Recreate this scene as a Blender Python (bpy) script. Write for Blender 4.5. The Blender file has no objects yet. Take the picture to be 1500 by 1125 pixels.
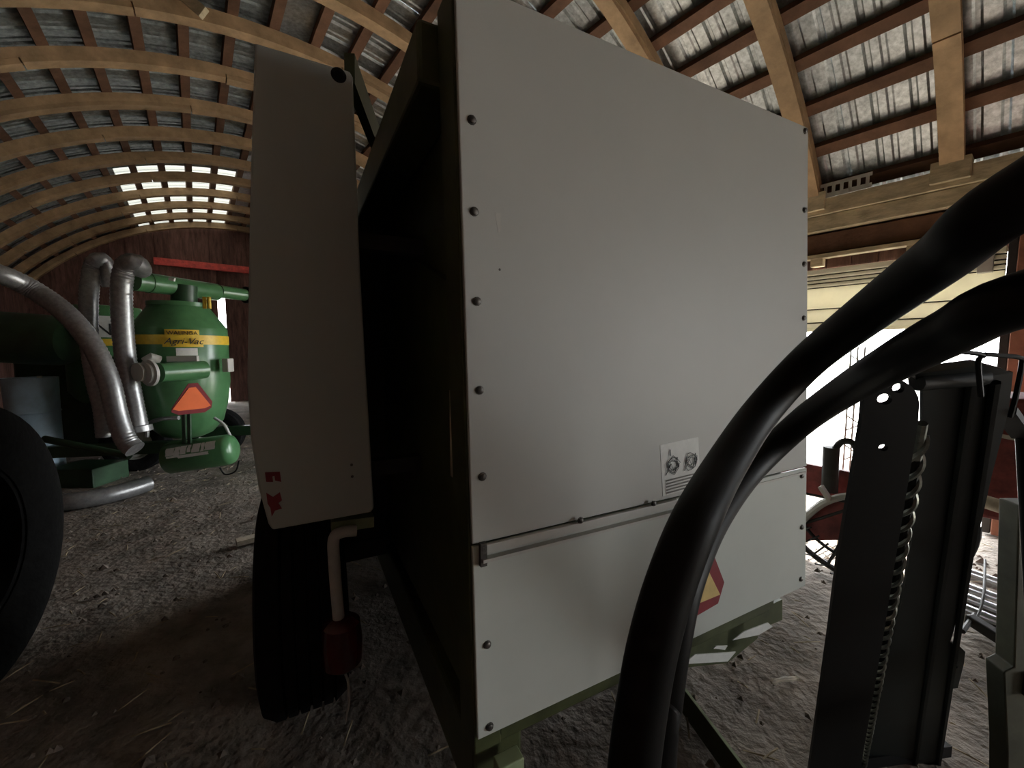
import bpy, bmesh, math, random
from mathutils import Vector, Matrix
random.seed(7)
S = bpy.context.scene
COL = S.collection
# ------------------------------------------------------------------ camera
CH = 1.40; FP = 600.0; PIT = math.radians(4.77)
cam_d = bpy.data.cameras.new('camera'); cam = bpy.data.objects.new('camera', cam_d); COL.objects.link(cam)
cam.location = (0, 0, CH); cam.rotation_euler = (math.pi/2 - PIT, 0, 0)
cam_d.sensor_width = 36.0; cam_d.lens = 36.0*FP/1500.0; cam_d.clip_start = 0.02; cam_d.clip_end = 300
S.camera = cam
# ------------------------------------------------------------------ directions
PHI = math.radians(37.6)                                  # barn axis, left of the view
A = Vector((-math.sin(PHI), math.cos(PHI), 0)); B = Vector((math.cos(PHI), math.sin(PHI), 0))
TH = math.atan2(1163.0, 600.0)                            # rear panel direction of the baler
U = Vector((math.sin(TH), math.cos(TH), 0)); V = Vector((-math.cos(TH), math.sin(TH), 0))
def bp(a, b, h): return A*a + B*b + Vector((0, 0, h))
# ------------------------------------------------------------------ world, sun, exposure
w = bpy.data.worlds.new('world'); S.world = w; w.use_nodes = True
bg = w.node_tree.nodes['Background']; bg.inputs[0].default_value = (0.93, 0.97, 1.0, 1); bg.inputs[1].default_value = 1.0
sd = bpy.data.lights.new('sun', 'SUN'); sd.energy = 1.6; sd.angle = math.radians(0.6); sd.color = (1, .95, .86)
sun = bpy.data.objects.new('sun', sd); COL.objects.link(sun)
sdir = (B*-math.cos(math.radians(44)) + A*0.10 + Vector((0, 0, -math.sin(math.radians(44))))).normalized()
sun.rotation_euler = sdir.to_track_quat('-Z', 'Y').to_euler(); sun.location = (20, 20, 20)
S.view_settings.view_transform = 'Standard'; S.view_settings.look = 'None'
S.view_settings.gamma = 1.0; S.view_settings.use_curve_mapping = False
S.view_settings.exposure = 4.45
def portal(name, a0, a1, h0, h1, b):
    l = bpy.data.lights.new(name, 'AREA'); l.shape = 'RECTANGLE'; l.size = abs(a1-a0); l.size_y = h1-h0
    l.cycles.is_portal = True
    o = bpy.data.objects.new(name, l); COL.objects.link(o)
    o.location = bp((a0+a1)/2, b, (h0+h1)/2)
    z = B.copy()                                           # light looks along -Z = -B
    x = A.copy(); y = z.cross(x)
    o.rotation_euler = Matrix((x, y, z)).transposed().to_euler()
# ------------------------------------------------------------------ pixel helpers
FW = Vector((0, math.cos(PIT), -math.sin(PIT))); UPV = Vector((0, math.sin(PIT), math.cos(PIT))); RT = Vector((1, 0, 0)); CP = Vector((0, 0, CH))
def ray(x, y): return (FW + RT*((x-750)/FP) + UPV*((562.5-y)/FP))
def at(x, y, Y):                                          # point at forward distance Y
    r = ray(x, y); return CP + r*(Y/r.y)
def on(x, y, p0, n):
    r = ray(x, y); return CP + r*((p0-CP).dot(n)/r.dot(n))
def fl(x, y, h=0.0):
    r = ray(x, y); return CP + r*((h-CH)/r.z)
# ------------------------------------------------------------------ materials
MATS = {}
def mat(name, col, rough=.6, metal=0.0, var=.12, scale=8.0, bump=0.0, bscale=40.0, col2=None, stretch=(1, 1, 1), rand=0.0, spec=.5, emit=None):
    if name in MATS: return MATS[name]
    m = bpy.data.materials.new(name); m.use_nodes = True; MATS[name] = m
    nt = m.node_tree; N = nt.nodes; L = nt.links; b = N['Principled BSDF']
    b.inputs['Roughness'].default_value = rough; b.inputs['Metallic'].default_value = metal
    b.inputs['Specular IOR Level'].default_value = spec
    tc = N.new('ShaderNodeTexCoord'); mp = N.new('ShaderNodeMapping'); mp.inputs['Scale'].default_value = stretch
    L.new(tc.outputs['Object'], mp.inputs[0])
    n = N.new('ShaderNodeTexNoise'); n.inputs['Scale'].default_value = scale; n.inputs['Detail'].default_value = 6; n.inputs['Roughness'].default_value = .65
    L.new(mp.outputs[0], n.inputs['Vector'])
    cr = N.new('ShaderNodeValToRGB')
    c1 = tuple(max(0, c*(1-var*2)) for c in col); c2 = col2 or tuple(min(1, c*(1+var)) for c in col)
    cr.color_ramp.elements[0].position = .3; cr.color_ramp.elements[0].color = (*c1, 1)
    cr.color_ramp.elements[1].position = .7; cr.color_ramp.elements[1].color = (*c2, 1)
    L.new(n.outputs['Fac'], cr.inputs[0]); out = cr.outputs[0]
    if rand > 0:
        oi = N.new('ShaderNodeObjectInfo'); mr = N.new('ShaderNodeMapRange'); mr.inputs[3].default_value = 1-rand; mr.inputs[4].default_value = 1+rand
        L.new(oi.outputs['Random'], mr.inputs[0])
        hs = N.new('ShaderNodeHueSaturation'); L.new(mr.outputs[0], hs.inputs['Value']); L.new(out, hs.inputs['Color']); out = hs.outputs[0]
    L.new(out, b.inputs['Base Color'])
    if bump > 0:
        n2 = N.new('ShaderNodeTexNoise'); n2.inputs['Scale'].default_value = bscale; n2.inputs['Detail'].default_value = 8
        L.new(mp.outputs[0], n2.inputs['Vector'])
        bm = N.new('ShaderNodeBump'); bm.inputs['Strength'].default_value = bump; bm.inputs['Distance'].default_value = .02
        L.new(n2.outputs['Fac'], bm.inputs['Height']); L.new(bm.outputs[0], b.inputs['Normal'])
    return m
mat('dirt', (.265, .23, .195), .95, var=.28, scale=3.5, bump=.9, bscale=28, col2=(.37, .32, .27), spec=.2)
mat('fibreglass', (.10, .10, .09), .7, var=.1)
_n = MATS['fibreglass'].node_tree; _t = _n.nodes.new('ShaderNodeBsdfTranslucent'); _t.inputs[0].default_value = (.042, .042, .037, 1)
_n.links.new(_t.outputs[0], _n.nodes['Material Output'].inputs[0])
mat('gravel', (.50, .48, .44), .95, var=.15, scale=5, bump=.5, bscale=30, spec=.2)
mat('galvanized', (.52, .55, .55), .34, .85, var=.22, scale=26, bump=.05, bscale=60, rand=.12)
mat('galvanized_shaded', (.30, .33, .33), .5, .7, var=.25, scale=20, bump=.05, bscale=60, rand=.15)  # same roof metal for the left slope, with its shade put into the colour
mat('rib_wood', (.42, .28, .155), .75, var=.18, scale=5, bump=.15, bscale=30, stretch=(1, 1, 1), rand=.15, spec=.3)
mat('purlin_wood', (.16, .085, .052), .8, var=.2, scale=5, bump=.15, bscale=30, rand=.22, spec=.25)
mat('beam_wood', (.60, .50, .33), .8, var=.2, scale=6, bump=.2, bscale=30, stretch=(1, 1, 3), rand=.15, spec=.25)
mat('board_wall', (.17, .09, .072), .9, var=.3, scale=5, bump=.3, bscale=25, stretch=(3, 3, .5), rand=.25, spec=.2)
mat('red_paint', (.78, .10, .08), .6, var=.2, scale=10)
mat('old_red', (.22, .05, .045), .7, var=.3, scale=9, bump=.1)
mat('cream', (.78, .75, .62), .55, var=.06, scale=4)
_m = MATS['cream']; _n = _m.node_tree; _b = _n.nodes['Principled BSDF']; _t = _n.nodes.new('ShaderNodeBsdfTranslucent'); _t.inputs[0].default_value = (.92, .88, .72, 1)
_x = _n.nodes.new('ShaderNodeMixShader'); _x.inputs[0].default_value = .15; _n.links.new(_b.outputs[0], _x.inputs[1]); _n.links.new(_t.outputs[0], _x.inputs[2]); _n.links.new(_x.outputs[0], _n.nodes['Material Output'].inputs[0])
mat('post_red', (.30, .13, .08), .8, var=.2, scale=6, rand=.1)
mat('panel_grey', (.47, .47, .435), .52, var=.025, scale=2.2, bump=.02, bscale=200)
mat('panel_lower', (.53, .55, .50), .45, var=.03, scale=3, bump=.02, bscale=200)
mat('trim_grey', (.50, .49, .45), .45, var=.05)
mat('cover_grey', (.44, .48, .45), .5, var=.03, scale=3)
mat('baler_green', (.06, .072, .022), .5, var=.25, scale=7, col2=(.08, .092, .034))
mat('bolt', (.13, .12, .11), .45, .8, var=.2, scale=40)
mat('black_paint', (.006, .006, .006), .5, var=.1, spec=.2)
mat('black_rubber', (.007, .007, .007), .5, var=.1, scale=30, spec=.2)
mat('tyre', (.010, .010, .010), .85, var=.2, scale=20, bump=.2, spec=.08)
mat('mast_green', (.010, .014, .013), .45, .0, var=.2, scale=12, spec=.3)
mat('spring', (.34, .36, .32), .35, .9, var=.2, scale=60)
mat('vac_green', (.075, .20, .082), .28, var=.12, scale=6, bump=.03, bscale=40)
mat('vac_dark', (.03, .075, .035), .4, var=.2, scale=6)
mat('hose_steel', (.36, .36, .36), .38, .65, var=.15, scale=30)
mat('yellow', (.75, .50, .045), .45, var=.08, scale=20)
mat('ink', (.02, .02, .02), .6)
mat('red_ink', (.24, .022, .03), .5, var=.1, scale=20)
mat('white_label', (.66, .66, .62), .5, var=.05, scale=30)
mat('white_pipe', (.50, .50, .47), .45, var=.1, scale=12)
mat('orange', (1.0, .20, .06), .5, var=.04)
mat('lamp_red', (.07, .005, .005), .2, var=.1)
mat('sign_yellow', (.72, .52, .20), .5, var=.1, scale=12)
mat('sky_blue', (.45, .62, .75), .5, var=.1)
mat('straw', (.40, .32, .20), .9, var=.2, rand=.3)
mat('clod', (.20, .165, .135), .95, var=.3, scale=20, spec=.1)
mat('scrap_wood', (.52, .46, .36), .8, var=.2, scale=12)
mat('grey_sheet', (.55, .57, .58), .4, .5, var=.1)
mat('olive', (.10, .105, .07), .6, var=.2, scale=8)
mat('plate_green', (.30, .36, .20), .5, var=.1)
mat('dark_iron', (.03, .028, .026), .7, .0, var=.2)
# ------------------------------------------------------------------ mesh helpers
class MB:
    def __init__(s): s.v = []; s.f = []; s.smooth = set()
    def add(s, vs, fs, smooth=False):
        o = len(s.v); s.v += [Vector(p) for p in vs]
        for q in fs:
            if smooth: s.smooth.add(len(s.f))
            s.f.append([i+o for i in q])
        return s
    def box(s, c, x, y, z):                               # centre and three half vectors
        c = Vector(c); x = Vector(x); y = Vector(y); z = Vector(z)
        vs = [c+x*i+y*j+z*k for k in (-1, 1) for j in (-1, 1) for i in (-1, 1)]
        return s.add(vs, [(0, 2, 3, 1), (4, 5, 7, 6), (0, 1, 5, 4), (2, 6, 7, 3), (0, 4, 6, 2), (1, 3, 7, 5)])
    def bar(s, p, q, w, h, up=(0, 0, 1)):
        p = Vector(p); q = Vector(q); d = (q-p); up = Vector(up); x = d.normalized().cross(up).normalized(); y = x.cross(d.normalized()).normalized()
        return s.box((p+q)/2, x*w/2, d/2, y*h/2)
    def prism(s, pts, ext):                               # planar outline + extrusion vector
        n = len(pts); e = Vector(ext); vs = [Vector(p) for p in pts] + [Vector(p)+e for p in pts]
        return s.add(vs, [list(range(n))[::-1], [i+n for i in range(n)]] + [(i, (i+1) % n, n+(i+1) % n, n+i) for i in range(n)])
    def tube(s, pts, r, n=12, caps=True):
        pts = [Vector(p) for p in pts]; m = len(pts); rr = r if isinstance(r, (list, tuple)) else [r]*m
        t0 = (pts[1]-pts[0]).normalized(); u = t0.orthogonal().normalized(); vs = []
        for i, p in enumerate(pts):
            t = (pts[min(i+1, m-1)]-pts[max(i-1, 0)]).normalized()
            u = (u - t*u.dot(t)).normalized(); w_ = t.cross(u)
            for k in range(n):
                an = 2*math.pi*k/n; vs.append(p + (u*math.cos(an)+w_*math.sin(an))*rr[i])
        fs = [(i*n+k, i*n+(k+1) % n, (i+1)*n+(k+1) % n, (i+1)*n+k) for i in range(m-1) for k in range(n)]
        s.add(vs, fs, True)
        if caps:
            s.add(vs[:n], [list(range(n))[::-1]]); s.add(vs[-n:], [list(range(n))])
        return s
    def lathe(s, prof, base, axis=(0, 0, 1), n=32):       # prof [(r, t)] along axis
        ax = Vector(axis).normalized(); u = ax.orthogonal().normalized(); w_ = ax.cross(u); base = Vector(base); vs = []
        for r, t in prof:
            for k in range(n):
                an = 2*math.pi*k/n; vs.append(base + ax*t + (u*math.cos(an)+w_*math.sin(an))*r)
        m = len(prof)
        return s.add(vs, [(i*n+k, i*n+(k+1) % n, (i+1)*n+(k+1) % n, (i+1)*n+k) for i in range(m-1) for k in range(n)], True)
    def mesh(s, name):
        me = bpy.data.meshes.new(name); me.from_pydata([tuple(v) for v in s.v], [], s.f); me.update()
        bm = bmesh.new(); bm.from_mesh(me); bmesh.ops.remove_doubles(bm, verts=bm.verts, dist=1e-5); bmesh.ops.recalc_face_normals(bm, faces=bm.faces); bm.to_mesh(me); bm.free()
        return me
    def build(s, name, material, parent=None, smooth=None, bevel=0):
        me = s.mesh(name); o = bpy.data.objects.new(name, me); COL.objects.link(o)
        me.materials.append(MATS[material])
        if s.smooth or smooth:
            for p in me.polygons: p.use_smooth = True
            try: me.set_sharp_from_angle(angle=math.radians(38))
            except Exception: pass
        if bevel:
            b = o.modifiers.new('bevel', 'BEVEL'); b.width = bevel; b.segments = 2; b.limit_method = 'ANGLE'
        if parent is not None:
            o.parent = parent; o.matrix_parent_inverse = parent.matrix_world.inverted()
        return o
def tag(o, label, cat, group=None):
    o['label'] = label; o['category'] = cat
    if group: o['group'] = group
    return o
def thing(name, loc, label, cat, group=None):
    o = bpy.data.objects.new(name, None); COL.objects.link(o); o.location = loc; o.empty_display_size = .1
    o.matrix_world = Matrix.Translation(loc)
    return tag(o, label, cat, group)
def struct(o, label=None):
    o['kind'] = 'structure'
    if label: o['label'] = label
    return o
def spline(pts, per=8):                                   # Catmull-Rom
    P = [Vector(p) for p in pts]; P = [P[0]*2-P[1]] + P + [P[-1]*2-P[-2]]; out = []
    for i in range(1, len(P)-2):
        for k in range(per):
            t = k/per; a, b, c, d = P[i-1], P[i], P[i+1], P[i+2]
            out.append(.5*((2*b)+(c-a)*t+(2*a-5*b+4*c-d)*t*t+(3*b-a-3*c+d)*t*t*t))
    return out+[P[-2]]
def resample(pts, step):
    out = [pts[0]]; acc = 0
    for p, q in zip(pts, pts[1:]):
        L_ = (q-p).length; d = step-acc
        while d <= L_ and L_ > 0:
            out.append(p.lerp(q, d/L_)); d += step
        acc = L_-(d-step)
    return out
def text_part(txt, size, origin, xd, yd, material, parent, name='lettering', ext=.002, shear=0.0):
    cu = bpy.data.curves.new(name, 'FONT'); cu.body = txt; cu.size = size; cu.align_x = 'CENTER'; cu.align_y = 'CENTER'; cu.extrude = ext; cu.shear = shear
    o = bpy.data.objects.new(name, cu); COL.objects.link(o); dg = bpy.context.evaluated_depsgraph_get()
    me = bpy.data.meshes.new_from_object(o.evaluated_get(dg)); bpy.data.objects.remove(o)
    xd = Vector(xd).normalized(); yd = Vector(yd).normalized(); zd = xd.cross(yd)
    me.transform(Matrix((xd, yd, zd)).transposed().to_4x4()); me.transform(Matrix.Translation(origin))
    me.materials.clear(); me.materials.append(MATS[material]); o = bpy.data.objects.new(name, me); COL.objects.link(o)
    if parent: o.parent = parent; o.matrix_parent_inverse = parent.matrix_world.inverted()
    return o
# ================================================================== BARN
SC = 1.15
B0 = .87*SC; HC = CH-1.4525*SC; R = 4.226*SC; RS = .788*SC; A0 = .470*SC
BR = 4.2*SC; BL = 2*B0-BR; HE = HC+math.sqrt(R*R-(BR-B0)**2); AF = 11.73*SC; AN = -7.0
TE = math.acos((BR-B0)/R)
def arc(a, th, r=R): return bp(a, B0+r*math.cos(th), HC+r*math.sin(th))
# floor
m = MB(); NX, NY = 150, 170; rf = random.Random(3)
from mathutils import noise
vs = []
for j in range(NY+1):
    for i in range(NX+1):
        a = AN-.1+(AF+.2-AN)*j/NY; b = BL-.1+(BR-BL+.2)*i/NX
        p = bp(a, b, 0); q = Vector((p.x*1.3, p.y*1.3, 0))
        z = .018*noise.noise(q)+.010*noise.noise(q*4.1)+.006*noise.noise(q*11)
        vs.append((p.x, p.y, z-.012))
m.add(vs, [(j*(NX+1)+i, j*(NX+1)+i+1, (j+1)*(NX+1)+i+1, (j+1)*(NX+1)+i) for j in range(NY) for i in range(NX)], True)
floor = struct(m.build('floor', 'dirt'), 'trodden dirt floor with straw and clods')
m = MB(); g = 60
m.add([bp(-g, -g, -.06), bp(-g, g, -.06), bp(g, g, -.06), bp(g, -g, -.06)], [(0, 1, 2, 3)])
struct(m.build('ground', 'gravel'), 'pale gravel yard outside the barn')
# roof: sheets > none, ribs > laminations, purlins
ceil_m = MB()
ceil_m.bar(arc(AN, math.pi/2, R+.16), arc(AF+.3, math.pi/2, R+.16), .30, .02)
ceiling = struct(ceil_m.build('ceiling', 'galvanized'), 'round galvanized barn roof on laminated wooden arches')
RSH = R+.155
def sheet_mesh(name, a0, wdt, t0, t1):
    mm = MB(); prof = []
    pitch = wdt/4.0
    for k in range(4):
        o = k*pitch
        for (s_, d) in ((0, 0), (.36, 0), (.42, .007), (.52, .007), (.58, 0), (.78, .0), (.84, .024), (.94, .024)): prof.append((o+s_*pitch, d))
    prof.append((wdt+.012, 0.001)); n = 26; vs = []
    for i in range(n+1):
        th = t0+(t1-t0)*i/n
        for s_, d in prof: vs.append(arc(a0+s_, th, RSH+d))
    k = len(prof)
    mm.add(vs, [(i*k+j, i*k+j+1, (i+1)*k+j+1, (i+1)*k+j) for i in range(n) for j in range(k-1)])
    return mm
WS = .92; na = int((AF+.3-AN)/WS)+1
for i in range(na):
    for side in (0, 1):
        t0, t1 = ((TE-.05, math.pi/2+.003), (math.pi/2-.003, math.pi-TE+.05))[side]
        aS = AN-.05+i*WS
        if side == 1 and aS > 9.1:                        # dirty translucent skylight strip beside the ridge at the far end
            sheet_mesh('skylight_sheet', aS, WS, t0, 1.97).build('skylight_sheet', 'fibreglass', ceiling); t0 = 1.965
        sheet_mesh('roof_sheet', aS, WS, t0, t1).build('roof_sheet', ('galvanized', 'galvanized_shaded')[side], ceiling)
NP = 23
for k in range(NP+1):
    th = TE+.035+(math.pi-2*TE-.07)*k/NP
    rd = (B*math.cos(th)+Vector((0, 0, math.sin(th)))); tg = (B*-math.sin(th)+Vector((0, 0, math.cos(th))))
    for (a0, a1) in ((AN, -1.9), (-1.9, 3.2), (3.2, 8.1), (8.1, AF)):
        jit = random.uniform(-.012, .012); mm = MB()
        c = (arc(a0, th, R+.11)+arc(a1, th, R+.11))/2 + tg*jit
        mm.box(c, A*((a1-a0)/2-.002), tg*.045, rd*.045); mm.build('purlin', 'purlin_wood', ceiling)
ribs = []
i0 = int((AN-A0)/RS)
for i in range(i0, 30):
    a = A0+i*RS
    if a > AF+.02: break
    mm = MB(); n = 40; vs = []
    t0, t1 = TE-.02, math.pi-TE+.02
    for k in range(n+1):
        th = t0+(t1-t0)*k/n
        for (da, r) in ((-.066, R-.02), (.066, R-.02), (.066, R+.066), (-.066, R+.066)): vs.append(arc(a+da, th, r))
    fs = [(4*k+j, 4*k+(j+1) % 4, 4*k+4+(j+1) % 4, 4*k+4+j) for k in range(n) for j in range(4)]
    mm.add(vs, fs+[(0, 1, 2, 3), (4*n, 4*n+3, 4*n+2, 4*n+1)])
    rib = mm.build('arch_rib', 'rib_wood', ceiling)
    rr = random.Random(i+50); off = rr.uniform(0, .25); cuts = [t0]
    t = t0+.12+off
    while t < t1-.12: cuts.append(t); t += .34+rr.uniform(-.05, .05)
    cuts.append(t1)
    for c0, c1 in zip(cuts, cuts[1:]):                    # lower lamination: separate boards butted end to end
        mm = MB(); n = 8; vs = []; da = rr.uniform(-.006, .006); dr = rr.uniform(-.004, .003); hw = .064+rr.uniform(-.004, .005)
        for k in range(n+1):
            th = c0+.0012+(c1-c0-.0024)*k/n
            for (s_, r) in ((-hw, R-.062+dr), (hw, R-.062+dr), (hw, R-.018), (-hw, R-.018)): vs.append(arc(a+s_+da, th, r))
        mm.add(vs, [(4*k+j, 4*k+(j+1) % 4, 4*k+4+(j+1) % 4, 4*k+4+j) for k in range(n) for j in range(4)]+[(0, 1, 2, 3), (4*n, 4*n+3, 4*n+2, 4*n+1)])
        mm.build('lamination', 'rib_wood', rib)
mm = MB(); mm.bar(at(245, -28, 3.92), at(299, 20, 3.92), .05, .10); mm.build('loose_brace', 'beam_wood', ceiling, bevel=.004)
# ---- left wall: vertical boards
def wall_core(name, p, q, h0, h1, th, label):
    mm = MB(); d = (q-p); n = Vector((d.y, -d.x, 0)).normalized()
    mm.box((p+q)/2+Vector((0, 0, (h0+h1)/2)), d/2, n*th/2, (0, 0, (h1-h0)/2))
    return struct(mm.build(name, 'board_wall'), label)
wl = wall_core('wall_left', bp(AN, BL-.06, 0), bp(AF, BL-.06, 0), -.05, HE+.1, .04, 'dark board side wall of the barn')
nb = int((AF-2.0)/.2)
for k in range(nb):
    a = 2.0+k*.2+.1; mm = MB(); mm.box(bp(a, BL-.03, (HE+.05)/2), A*.096, B*(.012+random.uniform(0, .004)), (0, 0, HE/2)); mm.build('plank', 'board_wall', wl)
# ---- near gable (behind the viewer)
def gable_pts(a, b0, b1, n=24, r=R+.18):
    pts = []
    for k in range(n+1):
        b = b1+(b0-b1)*k/n; pts.append(bp(a, b, HC+math.sqrt(max(.01, r*r-(b-B0)**2))))
    return pts
mm = MB(); mm.prism([bp(AN, BL-.1, -.05), bp(AN, BR+.1, -.05)]+gable_pts(AN, BL-.1, BR+.1), A*-.06)
struct(mm.build('wall_near', 'board_wall'), 'board end wall of the barn')
# ---- far gable with the slit between sliding doors
SLB0 = on(321, 480, bp(AF, 0, 0), A).dot(B); SLB1 = on(332, 480, bp(AF, 0, 0), A).dot(B)
HT = on(300, 392, bp(AF, 0, 0), A).z
mm = MB(); mm.prism([bp(AF, BL-.1, HT-.05), bp(AF, BR+.1, HT-.05)]+gable_pts(AF, BL-.1, BR+.1), A*.05)
wf = struct(mm.build('wall_far', 'board_wall'), 'dark red brown board end wall of the barn')
b = BL
while b < BR:
    top = HC+math.sqrt(max(.01, R*R-(b+.14-B0)**2)); bw = .27
    mm = MB(); mm.box(bp(AF-.012, b+bw/2, (HT+top)/2), B*(bw/2-.006), A*(.010+random.uniform(0, .006)), (0, 0, max(.05, (top-HT)/2))); mm.build('plank', 'board_wall', wf)
    b += bw
for n_, (b0, b1) in enumerate(((BL-.05, SLB0), (SLB1, BR+.05))):
    mm = MB(); mm.box(bp(AF+.03, (b0+b1)/2, HT/2-.02), B*((b1-b0)/2), A*.02, (0, 0, HT/2+.02))
    d = struct(mm.build('door_%d' % (n_+1), 'board_wall'), 'dark boarded sliding barn door')
    b = b0
    while b < b1-.02:
        e = min(b+.22, b1); mm = MB(); mm.box(bp(AF-.002, (b+e)/2, HT/2), B*((e-b)/2-.004), A*(.010+random.uniform(0, .005)), (0, 0, HT/2-.01)); mm.build('plank', 'board_wall', d); b = e
p = on(225, 383, bp(AF-.1, 0, 0), A); q = on(400, 404, bp(AF-.1, 0, 0), A)
mm = MB(); mm.box(bp(AF-.07, (p.dot(B)+q.dot(B))/2, HT+.03), B*((q-p).dot(B)/2), A*.05, (0, 0, .085))
struct(mm.build('trim_1', 'red_paint'), 'red painted sliding door track')
# ---- right wall with three openings
OPEN = [(-5.3, -3.5, 0, 2.35), (.20, 1.72, 0, 1.62), (3.35, 4.55, 0, 2.3)]
mm = MB(); segs = [(AN, -5.3, 0), (-5.3, -3.5, 2.35), (-3.5, .20, 0), (.20, 1.72, 2.17), (1.72, 3.35, 0), (3.35, 4.55, 2.3), (4.55, AF, 0)]
for a0, a1, h0 in segs:
    mm.box(bp((a0+a1)/2, BR+.06, (h0-.03+HE+.12)/2), A*((a1-a0)/2), B*.02, (0, 0, (HE+.12-h0+.03)/2))
wr = struct(mm.build('wall_right', 'board_wall'), 'board side wall of the barn with open doorways')
for a0, a1, h0 in segs:
    a = a0
    while a < a1-.03 and a > -1.0:
        e = min(a+.19, a1); mm = MB(); mm.box(bp((a+e)/2, BR+.03, (h0+HE)/2), A*((e-a)/2-.004), B*(.009+random.uniform(0, .004)), (0, 0, (HE-h0)/2-.01)); mm.build('plank', 'board_wall', wr); a = e
for (a0, a1, h0, h1) in OPEN: portal('portal', a0+.02, a1-.02, h0+.02, h1-.02, BR+.10)
# ---- right wall timber and the half raised panel door
def wbeam(name, a0, a1, h0, h1, b0, b1, material, parent, bev=.004):
    mm = MB(); mm.box(bp((a0+a1)/2, (b0+b1)/2, (h0+h1)/2), A*((a1-a0)/2), B*((b1-b0)/2), (0, 0, (h1-h0)/2)); return mm.build(name, material, parent, bevel=bev)
tr = struct(wbeam('trim_2', -2, 3.4, 2.66, 2.80, BR-.13, BR+.02, 'beam_wood', None), 'pale timber wall plate carrying the roof arches')
wbeam('plate_board', -2, 3.4, 2.52, 2.655, BR-.10, BR+.02, 'beam_wood', tr)
wbeam('header_board', -.4, 3.4, 2.27, 2.31, BR-.07, BR+.02, 'beam_wood', tr)
wbeam('header_board', -.4, 3.4, 2.32, 2.50, BR-.03, BR+.02, 'purlin_wood', tr)
for a in (1.40, .72, .02): wbeam('block', a-.05, a+.05, 2.20, 2.27, BR-.06, BR+.02, 'beam_wood', tr)
for i in range(-1, 4):
    a = A0+i*RS; wbeam('rib_seat', a-.11, a+.11, 2.70, 2.86, BR-.17, BR-.02, 'beam_wood', tr)
mm = MB()                                                  # perforated steel strip on the plate
for k in range(12):
    a = 1.04+k*.06
    mm.box(bp(a, BR-.135, 2.865), A*.012, B*.003, (0, 0, .055))
mm.box(bp(1.37, BR-.135, 2.915), A*.36, B*.003, (0, 0, .015)); mm.box(bp(1.37, BR-.135, 2.82), A*.36, B*.003, (0, 0, .020))
mm.build('perforated_strip', 'trim_grey', tr)
# cream sectional door
d3 = struct(wbeam('door_3', .22, 1.74, 1.575, 1.60, BR-.05, BR+.0, 'cream', None), 'cream sectional panel door raised part way above the bright doorway')
for h0, h1, dp in ((1.60, 1.655, .00), (1.665, 1.785, .004), (1.795, 1.99, .0), (2.00, 2.03, -.012), (2.04, 2.065, -.004), (2.075, 2.105, -.02), (2.115, 2.165, -.03)):
    wbeam('panel', .22, 1.74, h0, h1, BR-.04+dp, BR+.0, 'cream', d3, bev=.008)
for h in (1.66, 1.79, 1.995, 2.035, 2.07, 2.11): wbeam('seam_seal', .22, 1.74, h-.008, h+.008, BR-.030, BR+.0, 'dark_iron', d3, 0)
wbeam('track_bracket', .28, .36, 1.98, 2.12, BR-.10, BR-.02, 'trim_grey', d3)
wbeam('track', .17, .215, 0, 2.3, BR-.09, BR-.02, 'dark_iron', d3)
t4 = struct(wbeam('trim_3', .04, .165, 0, 2.52, BR-.11, BR+.01, 'post_red', None), 'red brown timber door post')
w1 = struct(wbeam('window_1', -.50, -.02, 1.00, 1.04, BR-.04, BR+.02, 'trim_grey', None), 'small grey window beside the doorway')
wbeam('frame_rail', -.50, -.02, 1.56, 1.60, BR-.04, BR+.02, 'trim_grey', w1)
for a in (-.48, -.26, -.04): wbeam('frame_stile', a-.02, a+.02, 1.0, 1.6, BR-.04, BR+.02, 'trim_grey', w1)
wbeam('pane', -.46, -.28, 1.04, 1.56, BR-.005, BR+.005, 'grey_sheet', w1); wbeam('pane', -.24, -.06, 1.04, 1.56, BR-.005, BR+.005, 'grey_sheet', w1)

# ================================================================== BALER
PZ = .923
P0 = at(690, 512, PZ); P0.z = 0
NV = V
def pl(x, y, v=0.0): return on(x, y, P0+V*v, V)
def M(u, v, h): return P0+U*u+V*v+Vector((0, 0, h))
def mu(p): d = p-P0; return d.dot(U), p.z
ctl, ctr, cbr, cbl = pl(666, -36), pl(1184, 187), pl(1180, 858), pl(700, 1085)
sl, sr = pl(692, 800), pl(1182, 684)
bal = thing('round_baler', M(.6, 1.2, 0), 'big olive green farm baler with flat grey bolted rear panel', 'farm machine')
mm = MB(); mm.prism([ctl, ctr, sr+Vector((0, 0, .003)), sl+Vector((0, 0, .003))], V*.012)
up = mm.build('rear_panel', 'panel_grey', bal, bevel=.003)
mm = MB(); mm.prism([sl-Vector((0, 0, .003)), sr-Vector((0, 0, .003)), cbr, cbl], V*.012)
lp = mm.build('lower_rear_panel', 'panel_lower', bal, bevel=.003)
def bolt(x, y, parent, r=.0085, v=0.0, base=None):
    c = base or pl(x, y, v); mm = MB(); prof = [(r*1.25, 0), (r*1.25, .0015), (r*.98, .0018), (r*.92, .006), (r*.6, .0075), (.0001, .0078)]
    mm.lathe(prof, c, -V, 10); return mm.build('bolt', 'bolt', parent)
for x, y in ((691, 176), (694.5, 310), (698.5, 441.5), (702.5, 571.5), (706.5, 698), (1179, 192), (1178, 308), (1177.5, 387), (1177, 466), (1176, 545), (1176, 620)): bolt(x, y, up)
for x, y in ((709, 822), (713.5, 944), (717, 1064), (1174, 697), (1174, 772), (1172.5, 848)): bolt(x, y, lp)
for x, y in ((850, 762), (957, 737), (1108, 697)): bolt(x, y, lp, .0075, -.013)
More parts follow.
